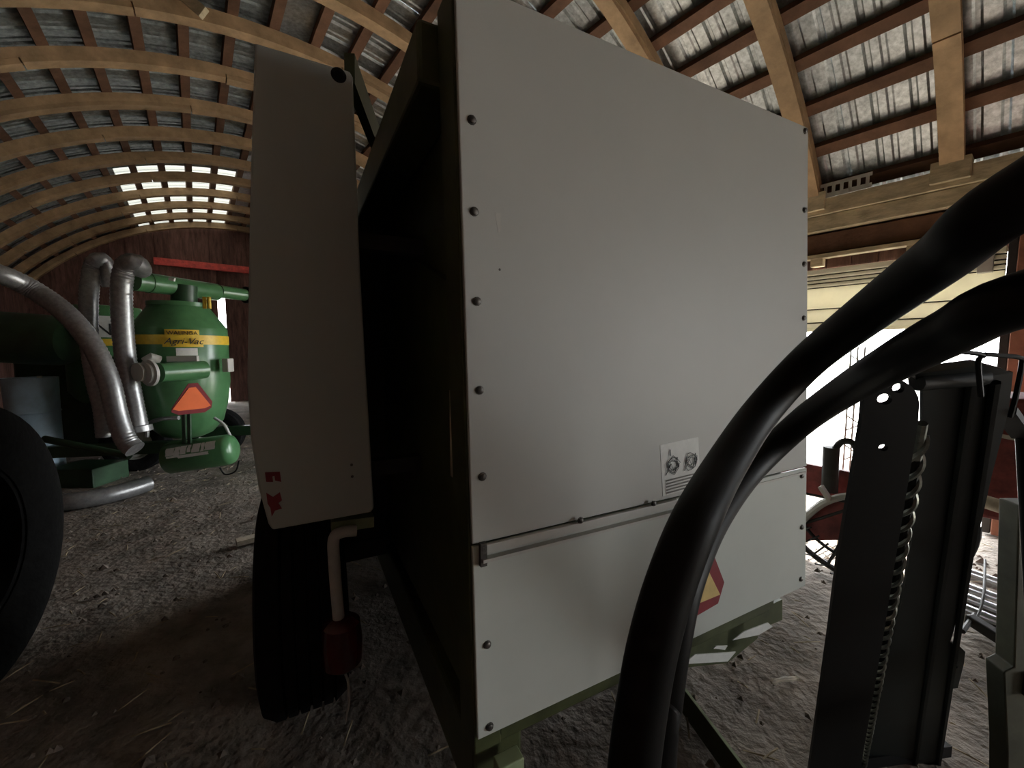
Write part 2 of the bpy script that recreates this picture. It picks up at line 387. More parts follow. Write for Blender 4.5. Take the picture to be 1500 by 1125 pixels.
# folded lip under the seam
q0, q1 = pl(704, 797), pl(990, 730)
mm = MB(); mm.prism([q0, q1, q1-Vector((0, 0, .022)), q0-Vector((0, 0, .022))], V*-.012); mm.build('seam_lip', 'trim_grey', lp, bevel=.002)
mm = MB(); q0, q1 = pl(704, 816), pl(990, 745); mm.prism([q0, q1, q1-Vector((0, 0, .008)), q0-Vector((0, 0, .008))], V*-.018); mm.build('lip_flange', 'trim_grey', lp)
q0 = pl(706, 803); mm = MB(); mm.box(q0-V*.006-Vector((0, 0, .012)), U*.008, V*.006, (0, 0, .028)); mm.build('end_tab', 'bolt', lp)
mm = MB(); q0, q1 = pl(990, 738), pl(1180, 690); mm.prism([q0, q1, q1-Vector((0, 0, .008)), q0-Vector((0, 0, .008))], V*-.004); mm.build('seam_trim', 'trim_grey', lp)
# instruction label with two line drawings
l0 = [pl(967, 652, -.001), pl(1023, 640, -.001), pl(1026, 712, -.001), pl(971, 727, -.001)]
mm = MB(); mm.prism(l0, V*.001); lab = mm.build('instruction_label', 'white_label', up)
def lerp2(x, y, v=-.003):
    t = (l0[0].lerp(l0[1], x)).lerp(l0[3].lerp(l0[2], x), y); return t + V*v
rr = random.Random(4); mm = MB()
for cx in (.28, .76):
    for k in range(4):
        pts = [lerp2(cx+.17*math.cos(t/12*2*math.pi)*(1-.13*k)+rr.uniform(-.02, .02), .44+.17*math.sin(t/12*2*math.pi)*(1-.2*k)+rr.uniform(-.03, .03)) for t in range(13)]
        mm.tube(pts, .0009, 4)
    mm.tube([lerp2(cx-.2, .60), lerp2(cx-.05, .40), lerp2(cx+.03, .60), lerp2(cx+.12, .3)], .0011, 4)
mm.tube([lerp2(.22, .12), lerp2(.22, .24)], .0014, 4); mm.build('line_drawing', 'ink', lab)
for k in range(5):
    y0 = .70+.06*k; mm = MB(); mm.prism([lerp2(.08, y0), lerp2(.92-.2*rr.random(), y0), lerp2(.92-.2*rr.random(), y0+.025), lerp2(.08, y0+.025)], V*.001); mm.build('text_line', 'bolt', lab)
# slow vehicle triangle
tri = [(1030, 806), (1043, 806), (1061, 853), (1052, 884), (1002, 913), (972, 915), (976, 895)]
mm = MB(); mm.prism([pl(x, y, -.002) for x, y in tri], V*.0022); sg = mm.build('reflector_triangle', 'red_ink', lp)
mm = MB(); mm.prism([pl(x, y, -.004) for x, y in ((1033, 826), (1055, 871), (985, 900))], V*.0018); mm.build('triangle_centre', 'sign_yellow', sg)
# scuffs
mm = MB(); mm.prism([pl(725, 312, -.0006), pl(734, 312, -.0006), pl(733, 338, -.0006), pl(730, 341, -.0006)], V*.0008); mm.build('scuff', 'trim_grey', up)
mm = MB(); mm.lathe([(.003, 0), (.0001, .001)], pl(732, 395), -V, 8); mm.build('chip', 'bolt', up)
# body behind the panel
W = min(mu(cbr)[0], mu(ctr)[0])-.015; uL0 = mu(ctl)[0]; uL1 = mu(cbl)[0]; HT_, HB_ = ctl.z, cbl.z
DEP = 2.45
def quad_body(v0, v1, du, h0, h1, hb0=None):
    a_, b_ = uL1+du, W-.01
    return [M(a_, v0, h0), M(b_, v0, h0), M(b_, v0, h1), M(uL0+du, v0, h1)]
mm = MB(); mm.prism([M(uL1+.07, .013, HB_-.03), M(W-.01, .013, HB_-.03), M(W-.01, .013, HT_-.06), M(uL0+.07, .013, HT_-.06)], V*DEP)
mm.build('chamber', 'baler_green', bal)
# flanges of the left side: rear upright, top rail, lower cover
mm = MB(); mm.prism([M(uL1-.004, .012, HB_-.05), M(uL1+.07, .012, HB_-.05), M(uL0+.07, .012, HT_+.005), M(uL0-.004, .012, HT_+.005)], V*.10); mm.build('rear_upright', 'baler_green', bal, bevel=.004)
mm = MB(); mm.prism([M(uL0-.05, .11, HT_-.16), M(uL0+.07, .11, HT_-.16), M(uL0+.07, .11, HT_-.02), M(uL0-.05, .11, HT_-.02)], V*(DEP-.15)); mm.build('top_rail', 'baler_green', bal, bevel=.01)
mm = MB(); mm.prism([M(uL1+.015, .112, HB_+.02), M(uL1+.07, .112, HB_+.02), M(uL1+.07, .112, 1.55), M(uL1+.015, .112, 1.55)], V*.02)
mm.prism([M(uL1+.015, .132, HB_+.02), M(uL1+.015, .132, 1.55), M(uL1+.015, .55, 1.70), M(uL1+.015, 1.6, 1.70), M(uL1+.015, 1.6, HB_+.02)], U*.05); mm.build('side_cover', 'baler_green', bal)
mm = MB(); mm.prism([M(uL1+.012, .14, 1.05), M(uL1+.012, .21, 1.05), M(uL1+.012, .21, 1.29), M(uL1+.012, .14, 1.29)], U*-.003); mm.build('type_plate', 'scrap_wood', bal)
# sub frame under the panel
mm = MB(); mm.prism([M(uL1+.0, .02, HB_-.055), M(W-.02, .02, HB_-.055), M(W-.02, .02, HB_+.01), M(uL1, .02, HB_+.01)], V*.07); mm.build('bottom_rail', 'baler_green', bal, bevel=.006)
mm = MB(); mm.prism([M(uL1+.0, .03, HB_-.24), M(uL1+.14, .03, HB_-.24), M(uL1+.14, .03, HB_-.04), M(uL1, .03, HB_-.04)], V*1.9); mm.build('chassis_beam', 'baler_green', bal, bevel=.01)
mm = MB(); mm.prism([M(W-.16, .10, HB_-.24), M(W-.04, .10, HB_-.24), M(W-.04, .10, HB_-.04), M(W-.16, .10, HB_-.04)], V*1.8); mm.build('chassis_beam', 'baler_green', bal, bevel=.01)
mm = MB(); q = pl(745, 1118, -.02); mm.box(q, U*.034, V*.02, (0, 0, .018)); mm.build('step_tab', 'plate_green', bal, bevel=.003)
mm = MB(); mm.prism([M(uL1+.1, 1.45, .06), M(W-.05, 1.45, .06), M(W-.05, 1.5, HB_), M(uL1+.1, 1.5, HB_)], V*.95); mm.build('under_light_block', 'dark_iron', bal, bevel=.02)  # added unseen box that stops light passing under the baler
mm = MB(); mm.bar(M(-.55, 1.28, .40), M(W+.45, 1.28, .40), .09, .09); mm.build('axle', 'dark_iron', bal)
# lower swing bracket with label plates
br = [(985, 976), (1000, 943), (1150, 885), (1146, 905), (1110, 922), (1165, 911), (1100, 948), (1070, 972)]
mm = MB(); mm.prism([pl(x, y, .10) for x, y in ((960, 965), (1146, 878), (1146, 908), (1112, 922), (1110, 935), (1066, 971), (985, 980))], V*.02); bk = mm.build('lower_bracket', 'baler_green', bal)
for pts in (((1001, 973), (1018, 959), (1078, 955), (1066, 969)), ((1045, 950), (1050, 946), (1066, 946), (1062, 952)), ((1073, 938), (1090, 925), (1125, 912), (1132, 918), (1112, 930))):
    mm = MB(); mm.prism([pl(x, y, .097) for x, y in pts], V*.003); mm.build('plate_label', 'white_label', bk)
# wheels
def wheel(c, ax, r, wd, name='wheel', parent=None):
    mm = MB(); h = wd/2
    prof = [(r*.56, -h*.80), (r*.70, -h*.98), (r*.84, -h), (r*.94, -h*.93), (r*.985, -h*.72)]
    for k in range(5):
        z = -h*.66+h*1.32*k/5; s_ = h*1.32/5
        prof += [(r, z), (r, z+s_*.72), (r*.965, z+s_*.76), (r*.965, z+s_*.96)]
    prof += [(r, h*.66), (r*.985, h*.72), (r*.94, h*.93), (r*.84, h), (r*.70, h*.98), (r*.56, h*.80)]
    mm.lathe(prof, c, ax, 48); t = mm.build(name, 'tyre', parent)
    mm = MB(); mm.lathe([(.0001, -h*.25), (r*.3, -h*.25), (r*.34, -h*.35), (r*.50, -h*.35), (r*.54, -h*.74), (r*.575, -h*.80), (r*.575, h*.8), (r*.54, h*.74), (r*.5, h*.35), (r*.3, h*.25), (.0001, h*.25)], c, ax, 32); mm.build('rim', 'tyre' if parent is None else 'trim_grey', t)
    return t
wc = at(446, 900, 1.62); wc.z = .415
wheel(wc, U, .42, .29, 'wheel', bal)
wc2 = wc+U*(W+1.0); wheel(wc2, U, .42, .29, 'wheel', bal)
# left cover box at the side
VC = (at(530, 512, 1.25)-P0).dot(V)
def pc(x, y, v=0.0): return on(x, y, P0+V*(VC+v), V)
out = [(373, 62), (513, 104), (517, 112), (528, 400), (548, 745), (543, 751), (399, 777), (393, 768), (378, 712), (367, 640), (362, 560), (366, 300)]
mm = MB(); mm.prism([pc(x, y) for x, y in out], V*.05); cov = mm.build('end_cover', 'cover_grey', bal, bevel=.006)
cen = pc(455, 420)
mm = MB(); mm.prism([pc(x, y).lerp(cen, .10)+V*.05 for x, y in out], V*1.5); mm.build('side_box', 'baler_green', bal)
mm = MB(); mm.lathe([(.012, 0), (.012, .004), (.016, .004), (.02, .002), (.021, 0)], pc(496, 110), -V, 20); mm.build('grommet', 'black_rubber', cov)
mm = MB(); mm.lathe([(.0001, .0012), (.0125, .0012)], pc(496, 110), -V, 20); mm.build('plug', 'black_paint', cov)
for x, y in ((515, 681), (516, 698)):
    mm = MB(); mm.lathe([(.0045, 0), (.004, .002), (.0001, .0025)], pc(x, y), -V, 8); mm.build('rivet', 'bolt', cov)
for pts in (((388, 692), (410, 691), (412, 706), (403, 704), (402, 697), (399, 698), (400, 706), (390, 706)),
            ((390, 722), (400, 728), (410, 721), (413, 733), (408, 737), (413, 745), (403, 748), (398, 757), (396, 744), (392, 738))):
    mm = MB(); mm.prism([pc(x, y, -.0012) for x, y in pts], V*.0013); mm.build('torn_red_letter', 'red_ink', cov)
# bracket, tail lamp arm and lamp
mm = MB(); mm.prism([pc(486, 765, .06), pc(548, 757, .06), pc(548, 772, .06), pc(486, 782, .06)], V*.05); mm.build('lamp_bracket', 'plate_green', bal)
pth = spline([pc(522, 777, .03), pc(500, 780, .03), pc(489, 790, .03), pc(490, 830, .03), pc(493, 870, .03), pc(496, 905, .03)], 8)
mm = MB(); mm.tube(pth, .0175, 14); mm.build('lamp_arm', 'white_pipe', bal)
lc = pc(501, 938, .03)
mm = MB(); mm.lathe([(.0001, -.085), (.045, -.083), (.058, -.07), (.062, 0), (.056, .06), (.035, .078), (.0001, .08)], lc, (0, 0, 1), 24); mm.build('tail_lamp', 'lamp_red', bal)
mm = MB(); mm.tube(spline([pc(505, 985, .03), pc(510, 1000, .03), pc(511, 1030, .03), pc(505, 1060, .03)], 6), .004, 6); mm.build('lamp_cable', 'white_pipe', bal)
mm = MB(); mm.bar(pc(512, 100, .05), pc(560, 230, .5), .03, .09); mm.build('cover_stay', 'baler_green', bal)
mm = MB(); mm.bar(M(uL0-.25, VC+.12, 1.75), M(uL0+.08, VC+.12, 1.75), .05, .05); mm.build('cover_hinge_bar', 'dark_iron', bal)
mm = MB(); mm.bar(M(uL0-.25, VC+.12, 1.0), M(uL0+.08, VC+.12, 1.0), .05, .05); mm.build('cover_hinge_bar', 'dark_iron', bal)
# dark understructure between cover and chamber
mm = MB(); mm.prism([M(-.45, 1.25, .35), M(.10, 1.25, .35), M(.10, 1.25, 2.1), M(-.45, 1.25, 1.9)], V*.9); mm.build('gearbox_housing', 'dark_iron', bal)
# drop bar lying on the floor
p, q = fl(975, 990, .05), fl(1085, 1140, .05)
t = (q-p).normalized(); sdv = t.cross(Vector((0, 0, 1)))
mm = MB(); mm.box((p+q)/2, t*((q-p).length/2+.12), sdv*.004, (0, 0, .05)); ab_ = mm.build('angle_bar', 'baler_green')
mm2 = MB(); mm2.box((p+q)/2-sdv*.03-Vector((0, 0, .046)), t*((q-p).length/2+.12), sdv*.03, (0, 0, .004)); mm2.build('bottom_flange', 'baler_green', ab_)
for k in range(5): c = p.lerp(q, .15+.17*k); mm2 = MB(); mm2.box(c-sdv*.006-Vector((0, 0, .02)), t*.012, sdv*.006, (0, 0, .02)); mm2.build('notch_lug', 'dark_iron', ab_)
mm2 = MB(); mm2.box((p+q)/2+Vector((0, 0, .051)), t*((q-p).length/2+.12), sdv*.005, (0, 0, .0015)); mm2.build('pale_edge', 'plate_green', ab_)  # paler green strip along the top edge of the bar
tag(ab_, 'green steel angle bar lying on the dirt by the black hoses', 'metal bar')
# ================================================================== GRAIN VACUUM
ZV = 4.6
vac = thing('grain_vacuum', fl(262, 700), 'green grain vacuum with cyclone tank and yellow band in the dim barn', 'farm machine')
def vp(x, y, Z=ZV): return at(x, y, Z)
pxm = ZV/600.0
tc = vp(269, 540); R1 = 56*pxm
def vz(y, x=269): return vp(x, y).z-tc.z
prof = [(.0001, vz(641)), (R1*.30, vz(640)), (R1*.55, vz(634)), (R1*.80, vz(618)), (R1*.93, vz(590)), (R1, vz(560)), (R1, vz(483)), (R1*.985, vz(480)), (R1*.62, vz(449)), (R1*.60, vz(446)), (.0001, vz(446))]
mm = MB(); mm.lathe(prof, tc, (0, 0, 1), 48); tank = mm.build('cyclone_tank', 'vac_green', vac)
mm = MB(); mm.lathe([(R1+.002, vz(505)), (R1+.006, vz(505)), (R1+.006, vz(492)), (R1+.002, vz(492))], tc, (0, 0, 1), 48); mm.build('yellow_band', 'yellow', tank)
mm = MB(); mm.lathe([(R1*.66, vz(450)), (R1*.66, vz(444)), (R1*.3, vz(443)), (.0001, vz(443))], tc, (0, 0, 1), 32); mm.build('tank_lid', 'vac_green', tank)
vdir = (Vector((0, 0, 0))-Vector((tc.x, tc.y, 0))).normalized(); vs_ = Vector((0, 0, 1)).cross(vdir)   # toward viewer / viewer's right
def tk(x, y, ex=.008):                                    # pixel to curved tank face
    s_ = (x-269)*pxm*.97; s_ = max(-R1*.98, min(R1*.98, s_)); dpt = math.sqrt((R1+ex)**2-s_*s_)
    q = tc+vs_*s_+vdir*dpt; q.z = vp(x, y, ZV-.42).z; return q
def decal(pts, material, name, ex=.009, parent=tank):
    # quad strip following the tank curve
    (x0, y0, x1, y1) = pts; n = 10; mm = MB(); vs = []
    for k in range(n+1):
        x = x0+(x1-x0)*k/n; vs += [tk(x, y0, ex), tk(x, y1, ex), tk(x, y1, ex-.004), tk(x, y0, ex-.004)]
    mm.add(vs, [(4*k+j, 4*k+(j+1) % 4, 4*k+4+(j+1) % 4, 4*k+4+j) for k in range(n) for j in range(4)]+[(0, 1, 2, 3), (4*n+3, 4*n+2, 4*n+1, 4*n)]); return mm.build(name, material, parent)
bd = decal((251, 482, 289, 497), 'yellow', 'maker_badge'); decal((248, 494, 293, 508), 'yellow', 'maker_badge_lower', .010, bd)
def tk_text(txt, x, y, size, shear):
    c = tk(x, y, .016); nrm = (Vector((c.x-tc.x, c.y-tc.y, 0))).normalized(); xd = Vector((0, 0, 1)).cross(nrm)
    text_part(txt, size, c, xd, (0, 0, 1), 'ink', bd, 'lettering', .003, shear)
tk_text('WALINGA', 270, 487.5, .055, 0); tk_text('Agri-Vac', 271, 500, .092, .35)
decal((262, 510, 286, 521), 'white_label', 'paper_label')
# side inlet
p0, p1 = tk(292, 543, -.02), vp(232, 546, ZV-.60)
mm = MB(); mm.tube([p0, p1], 14*pxm*.9, 20); mm.build('inlet_pipe', 'vac_green', vac)
mm = MB(); mm.lathe([(.0001, .0), (.13, 0), (.13, .025), (.10, .03), (.10, .05), (.0001, .055)], vp(221, 546, ZV-.62), (p1-p0), 20); mm.build('inlet_flange', 'trim_grey', vac)
mm = MB(); mm.tube([vp(232, 528, ZV-.55), vp(222, 524, ZV-.6), vp(214, 530, ZV-.62)], .05, 12); mm.build('clamp_arch', 'trim_grey', vac)
mm = MB(); mm.bar(vp(246, 526, ZV-.52), vp(290, 525, ZV-.46), .05, .055); mm.build('clamp_bar', 'trim_grey', vac)
mm = MB(); mm.lathe([(.0001, 0), (.09, 0), (.09, .03), (.0001, .03)], vp(206, 545, ZV-.65), (p1-p0), 16); mm.build('inlet_flange', 'trim_grey', vac)
# top boom pipe
t0_, t1_, t2_, t3_ = vp(196, 411, ZV-.45), vp(317, 428, ZV+.45), vp(322, 427, ZV+.5), vp(360, 432, ZV+.8)
mm = MB(); mm.tube([t0_, t1_], 13*pxm, 24); bo = mm.build('boom_pipe', 'vac_green', vac)
mm = MB(); mm.tube([t0_.lerp(t1_, .14), t0_.lerp(t1_, .155)], 14*pxm, 24); mm.build('pipe_collar', 'vac_green', bo)
mm = MB(); mm.tube([t2_, t3_], 10*pxm, 24); mm.build('pipe_end', 'vac_green', vac)
mm = MB(); mm.lathe([(10*pxm, -.01), (14*pxm, -.005), (14*pxm, .02), (10*pxm, .025)], t3_, t3_-t2_, 24); mm.build('end_ring', 'black_rubber', vac)
mm = MB(); mm.bar(vp(248, 408, ZV-.3), vp(256, 410, ZV-.3), .02, .035); mm.build('pipe_sticker', 'white_label', bo)
for x in (299, 306): mm = MB(); mm.tube([vp(x, 435, ZV-.2), vp(x+1, 452, ZV-.2)], .018, 8); mm.build('hanger', 'yellow', vac)
mm = MB(); mm.tube([vp(270, 446, ZV), vp(270, 418, ZV)], .12, 20); mm.build('tank_neck', 'vac_dark', vac)
# steel hoses (ribbed)
def hose(pts, r, name, parent, step=.018, n=14, material='hose_steel'):
    P = resample(spline(pts, 12), step); rad = [r*(1.0 if i % 2 else .93) for i in range(len(P))]
    mm = MB(); mm.tube(P, rad, n); return mm.build(name, material, parent)
zh = 4.0
hose([vp(207, 396, zh+.1), vp(203, 388, zh), vp(194, 384, zh-.05), vp(183, 393, zh), vp(178, 425, zh), vp(180, 480, zh), vp(186, 540, zh), vp(195, 590, zh), vp(203, 628, zh)], 12.8*zh/600, 'steel_hose', vac)
mm = MB(); mm.lathe([(14*zh/600, -.03), (16.5*zh/600, -.025), (16.5*zh/600, .03), (14*zh/600, .035)], vp(203, 628, zh), vp(203, 628, zh)-vp(195, 590, zh), 20); mm.build('hose_coupling', 'hose_steel', vac)
hose([vp(163, 420, zh+.2), vp(153, 385, zh+.15), vp(143, 381, zh+.1), vp(135, 396, zh+.1), vp(130, 440, zh), vp(131, 500, zh), vp(140, 560, zh), vp(150, 600, zh), vp(154, 640, zh)], 11*zh/600, 'steel_hose', vac)
zb = 3.6
hose([vp(-60, 392, zb-.3), vp(-5, 400, zb-.2), vp(50, 425, zb), vp(100, 462, zb), vp(138, 510, zb), vp(160, 560, zb), vp(172, 610, zb), vp(185, 645, zb), vp(200, 660, zb)], 13.5*zb/600, 'steel_hose', vac)
# second tank with white label
t2c = vp(157, 500, ZV+.55); r2 = 44*(ZV+.55)/600
mm = MB(); mm.lathe([(.0001, -.9), (r2*.6, -.88), (r2, -.6), (r2, .32), (r2*.9, .42), (.0001, .45)], t2c, (0, 0, 1), 40); tk2 = mm.build('filter_tank', 'vac_green', vac)
mm = MB(); zz = vp(157, 500, ZV+.2).z-t2c.z; mm.lathe([(r2+.002, zz-.05), (r2+.008, zz-.05), (r2+.008, zz+.03), (r2+.002, zz+.03)], t2c, (0, 0, 1), 40); mm.build('yellow_band', 'yellow', tk2)
v2 = (Vector((0, 0, 0))-Vector((t2c.x, t2c.y, 0))).normalized(); s2 = Vector((0, 0, 1)).cross(v2); lc2 = t2c+v2*(r2+.012); lc2.z = vp(157, 478, ZV+.2).z
mm = MB(); mm.box(lc2, s2*.14, v2*.006, (0, 0, .125)); l2 = mm.build('white_label', 'white_label', tk2)
text_part('N', .20, lc2+v2*.010-Vector((0, 0, .04))+s2*-.02, s2, (0, 0, 1), 'ink', l2)
# horizontal dark green silencer on the left
mm = MB(); c = vp(20, 495, 4.2); ax = (vp(104, 500, 4.3)-c).normalized(); Ls = (vp(104, 500, 4.3)-c).length
mm.lathe([(.0001, -.5), (.22, -.48), (.26, -.40), (.26, Ls-.10), (.22, Ls), (.0001, Ls+.03)], c, ax, 28); mm.build('silencer', 'vac_dark', vac)
# chassis, compressor, sign
mm = MB(); ca, cb = vp(248, 671, ZV-.55), vp(345, 657, ZV-.45); rc = 23*(ZV-.5)/600; ax = (cb-ca).normalized(); Lc = (cb-ca).length
mm.lathe([(.0001, 0), (rc*.95, .0), (rc, .015), (rc, Ls*0+Lc-.07), (rc*.9, Lc-.03), (rc*.6, Lc), (.0001, Lc+.005)], ca, ax, 32); cy = mm.build('air_cylinder', 'vac_green', vac)
cd = Vector((-ca.x, -ca.y, CH-ca.z)).normalized(); cd = (cd-ax*cd.dot(ax)).normalized(); cu_ = ax.cross(cd)*-1
if cu_.z < 0: cu_ = -cu_
rr = random.Random(11)
def cyp(s_, an): return ca+ax*(s_*Lc)+(cd*math.cos(an)+cu_*math.sin(an))*(rc+.004)
for (s0, s1, a0, a1) in ((.10, .22, .12, .62), (.225, .30, .10, .64), (.31, .40, .12, .66), (.41, .46, .2, .66), (.48, .60, .14, .70), (.61, .66, .12, .7), (.67, .82, .16, .72), (.12, .30, -.02, .10), (.28, .72, -.10, .08)):
    mm = MB(); vs = []
    for k in range(5):
        an = a0+(a1-a0)*k/4; vs += [cyp(s0+rr.uniform(-.008, .008), an), cyp(s1+rr.uniform(-.008, .008), an)]
    mm.add(vs, [(2*k, 2*k+1, 2*k+3, 2*k+2) for k in range(4)]); mm.build('torn_sticker', 'white_label', cy)
zt = ZV-.62
sn = Vector((-.78, .60, .12)).normalized(); sp0 = vp(281, 588, zt)
def sgp(x, y, o_=0.0): return on(x, y, sp0-sn*o_, sn)
mm = MB(); mm.prism([sgp(x, y) for x, y in ((276, 562), (290, 561), (311, 588), (310, 597), (300, 604), (262, 608), (251, 604), (252, 598))], sn*.012); sgn = mm.build('slow_vehicle_sign', 'red_ink', vac)
mm = MB(); mm.prism([sgp(x, y, .006) for x, y in ((277, 568), (287, 567), (309, 594), (300, 598), (262, 602), (253, 600))], sn*.005); mm.build('sign_centre', 'orange', sgn)
for x in (269, 277): mm = MB(); mm.bar(vp(x, 604, zt+.03), vp(x+1, 650, zt+.03), .03, .02, (0, 1, 0)); mm.build('sign_post', 'vac_dark', vac)
mm = MB(); g0 = fl(60, 705); g1 = fl(345, 690)
fr = [vp(70, 662, ZV-.3), vp(340, 650, ZV-.2)]
mm.bar(fr[0], fr[1], .10, .12); mm.bar(fr[0]+Vector((.25, .9, 0)), fr[1]+Vector((.1, .9, 0)), .10, .12); mm.build('chassis_frame', 'vac_dark', vac)
mm = MB(); mm.tube([vp(65, 643, ZV-.6), vp(190, 668, ZV-.6)], .035, 10); mm.build('tow_bar', 'vac_dark', vac)
mm = MB(); mm.box(vp(100, 702, 4.1)+Vector((0, .2, .0)), (.25, 0, 0), (0, .2, 0), (0, 0, .10)); mm.build('battery_box', 'vac_dark', vac, bevel=.01)
for (x, Zw) in ((200, 4.7), (318, 5.3)):
    wcx = vp(x, 640, Zw); wcx.z = .32; wheel(wcx, Vector((.35, -1, 0)).normalized(), .32, .2, 'wheel', vac)
mm = MB(); mm.box(vp(150, 585, 5.2), (.7, 0, 0), (0, .35, 0), (0, 0, .55)); mm.build('blower_housing', 'vac_dark', vac, bevel=.05)
mm = MB(); mm.tube(spline([vp(215, 640, 4.3), vp(218, 622, 4.3), vp(235, 614, 4.2), vp(262, 612, 4.2)], 6), .022, 8); mm.build('air_line', 'hose_steel', vac)
mm = MB(); mm.tube(spline([vp(314, 612, 4.4), vp(328, 622, 4.4), vp(338, 640, 4.4)], 6), .015, 8); mm.build('air_line', 'white_pipe', vac)
mm = MB(); mm.tube(spline([vp(322, 685, 4.3), vp(330, 695, 4.3), vp(345, 690, 4.3), vp(350, 675, 4.3)], 6), .008, 8); mm.build('air_line', 'black_rubber', vac)
mm = MB(); mm.box(vp(334, 535, ZV-.05), (.035, 0, 0), (0, .05, 0), (0, 0, .075)); mm.build('latch', 'trim_grey', vac, bevel=.01)
# loose hose on the floor
P = [fl(35, 738, .075), fl(70, 737, .075), fl(110, 734, .075), fl(155, 726, .075), fl(190, 717, .075), fl(218, 708, .075)]
o = hose(P, .078, 'suction_hose', None, .018, 16); tag(o, 'silvery ribbed suction hose lying on the dirt below the grain vacuum', 'hose')
# ================================================================== NEAR OBJECTS
# dark wheel at the left edge
c = at(-150, 720, 1.5); c.z = .60
ow = wheel(c, Vector((.9, .42, 0)).normalized(), .62, .42, 'tractor_wheel'); tag(ow, 'black tractor tyre standing in deep shadow on the dirt', 'tyre')
# drum and sheets behind it
c = at(45, 560, 4.4); mm = MB(); mm.lathe([(.0001, 0), (.29, 0), (.29, .02), (.28, .30), (.295, .31), (.28, .33), (.28, .60), (.295, .61), (.28, .63), (.29, .90), (.29, .92), (.26, .90), (.0001, .90)], (c.x, c.y, 0), (0, 0, 1), 28); mm.v = [Vector((c.x+(v_.x-c.x)*.72, c.y+(v_.y-c.y)*.72, v_.z*1.2)) for v_ in mm.v]
o = mm.build('plastic_drum', 'sky_blue'); tag(o, 'pale blue drum half hidden behind the grain vacuum hoses', 'drum')
mm = MB(); mm.lathe([(.02, 1.08), (.02, 1.12), (.0001, 1.12)], (c.x+.1, c.y, 0), (0, 0, 1), 10); mm.build('bung', 'white_label', o)
# black hoses
def rubber(name, path, d, label):
    P = []
    for (x, y, wd) in path: P.append(at(x, y, d*FP/wd))
    return P
h1 = rubber('h', [(921, 1220, 81), (928, 1125, 80), (939, 1040, 78), (955, 950, 76), (980, 860, 73), (1017, 765, 68), (1062, 682, 57), (1115, 603, 50), (1182, 530, 50), (1272, 458, 60), (1380, 377, 75), (1500, 285, 92)], .045, '')
q = h1[-1]
h1 = [Vector((h1[0].x+.03, h1[0].y+.14, .024)), Vector((h1[0].x-.005, h1[0].y+.05, .40)), Vector((h1[0].x-.006, h1[0].y+.01, .75))] + h1 + [q+Vector((.14, -.03, .08)), q+Vector((.34, -.06, .06)), q+Vector((.48, -.02, -.25)), q+Vector((.50, .05, -.8)), q+Vector((.48, .10, .03-q.z))]
mm = MB(); mm.tube(resample(spline(h1, 12), .012), .0225, 28); o = mm.build('hydraulic_hose', 'black_rubber')
tag(o, 'thick black rubber hose curving up in front of the grey panel, uppermost of two', 'hose', 'black rubber hoses')
h2 = rubber('h', [(960, 1125, 62), (970, 1030, 60), (983, 940, 58), (1004, 850, 54), (1042, 765, 46), (1090, 699, 39), (1135, 653, 37), (1183, 611, 39), (1245, 568, 46), (1320, 524, 59), (1400, 482, 70), (1500, 438, 82)], .042, '')
q = h2[-1]
h2 = [Vector((h2[0].x+.05, h2[0].y+.12, .03)), Vector((h2[0].x+.02, h2[0].y+.06, .35))] + h2 + [q+Vector((.12, -.03, .03)), q+Vector((.28, -.05, -.05)), q+Vector((.36, .0, -.4)), q+Vector((.36, .04, -.8)), q+Vector((.34, .08, .03-q.z))]
mm = MB(); mm.tube(resample(spline(h2, 12), .012), .021, 28); o = mm.build('hydraulic_hose', 'black_rubber')
tag(o, 'thick black rubber hose running to the black mast, lower of two', 'hose', 'black rubber hoses')
# leaning mast
def mz(y): return 1.0/(1.62+(0.80-1.62)*(y-560)/565.0)
def mp(x, y, back=0.0): 
    return at(x, y, mz(y)+back)
mbase = mp(1250, 1132); mbase.z = 0
mast = thing('steel_mast', mbase, 'black steel mast with holed post and twisted steel rope leaning beside the hoses', 'mast')
e0 = mp(1300, 600); e1 = mp(1250, 1125); e2 = mp(1400, 1125); nrm = (e1-e0).cross(e2-e0).normalized()
if nrm.y < 0: nrm = -nrm
lo = 1136
def cx(y): return 1306-(y-575)*(1306-1224)/(1125-575.)
cirT = [(1306+41*math.cos(t), 592-37*math.sin(t)) for t in [math.pi*k/12 for k in range(13)]]
# post with real round holes, built by bridging in a bmesh
def holed_plate(outline, holes, ext, name, material, parent):
    bm = bmesh.new(); edges = []
    for loop in [outline]+holes:
        vs = [bm.verts.new(p) for p in loop]
        for i in range(len(vs)): edges.append(bm.edges.new((vs[i], vs[(i+1) % len(vs)])))
    r = bmesh.ops.triangle_fill(bm, edges=edges, use_beauty=True, use_dissolve=False)
    fs = [f for f in bm.faces]
    ex = bmesh.ops.extrude_face_region(bm, geom=fs)
    bmesh.ops.translate(bm, verts=[v for v in ex['geom'] if isinstance(v, bmesh.types.BMVert)], vec=ext)
    bmesh.ops.recalc_face_normals(bm, faces=bm.faces)
    me = bpy.data.meshes.new(name); bm.to_mesh(me); bm.free(); me.materials.append(MATS[material])
    o = bpy.data.objects.new(name, me); COL.objects.link(o); o.parent = parent; o.matrix_parent_inverse = parent.matrix_world.inverted(); return o
outl = cirT + [(1262, 620), (1253, 673), (1227, 825), (1215, 920), (1184, lo), (1259, lo), (1296, 920), (1311, 825), (1336, 673), (1345, 620)]
def hol(x, y, rx, ry): return [mp(x+rx*math.cos(2*math.pi*k/14), y+ry*math.sin(2*math.pi*k/14)) for k in range(14)]
holed_plate([mp(x, y) for x, y in outl], [hol(1296, 585, 11, 8), hol(1316, 569, 9, 7), hol(1294, 656, 7, 5)], nrm*.008, 'post', 'black_paint', mast)
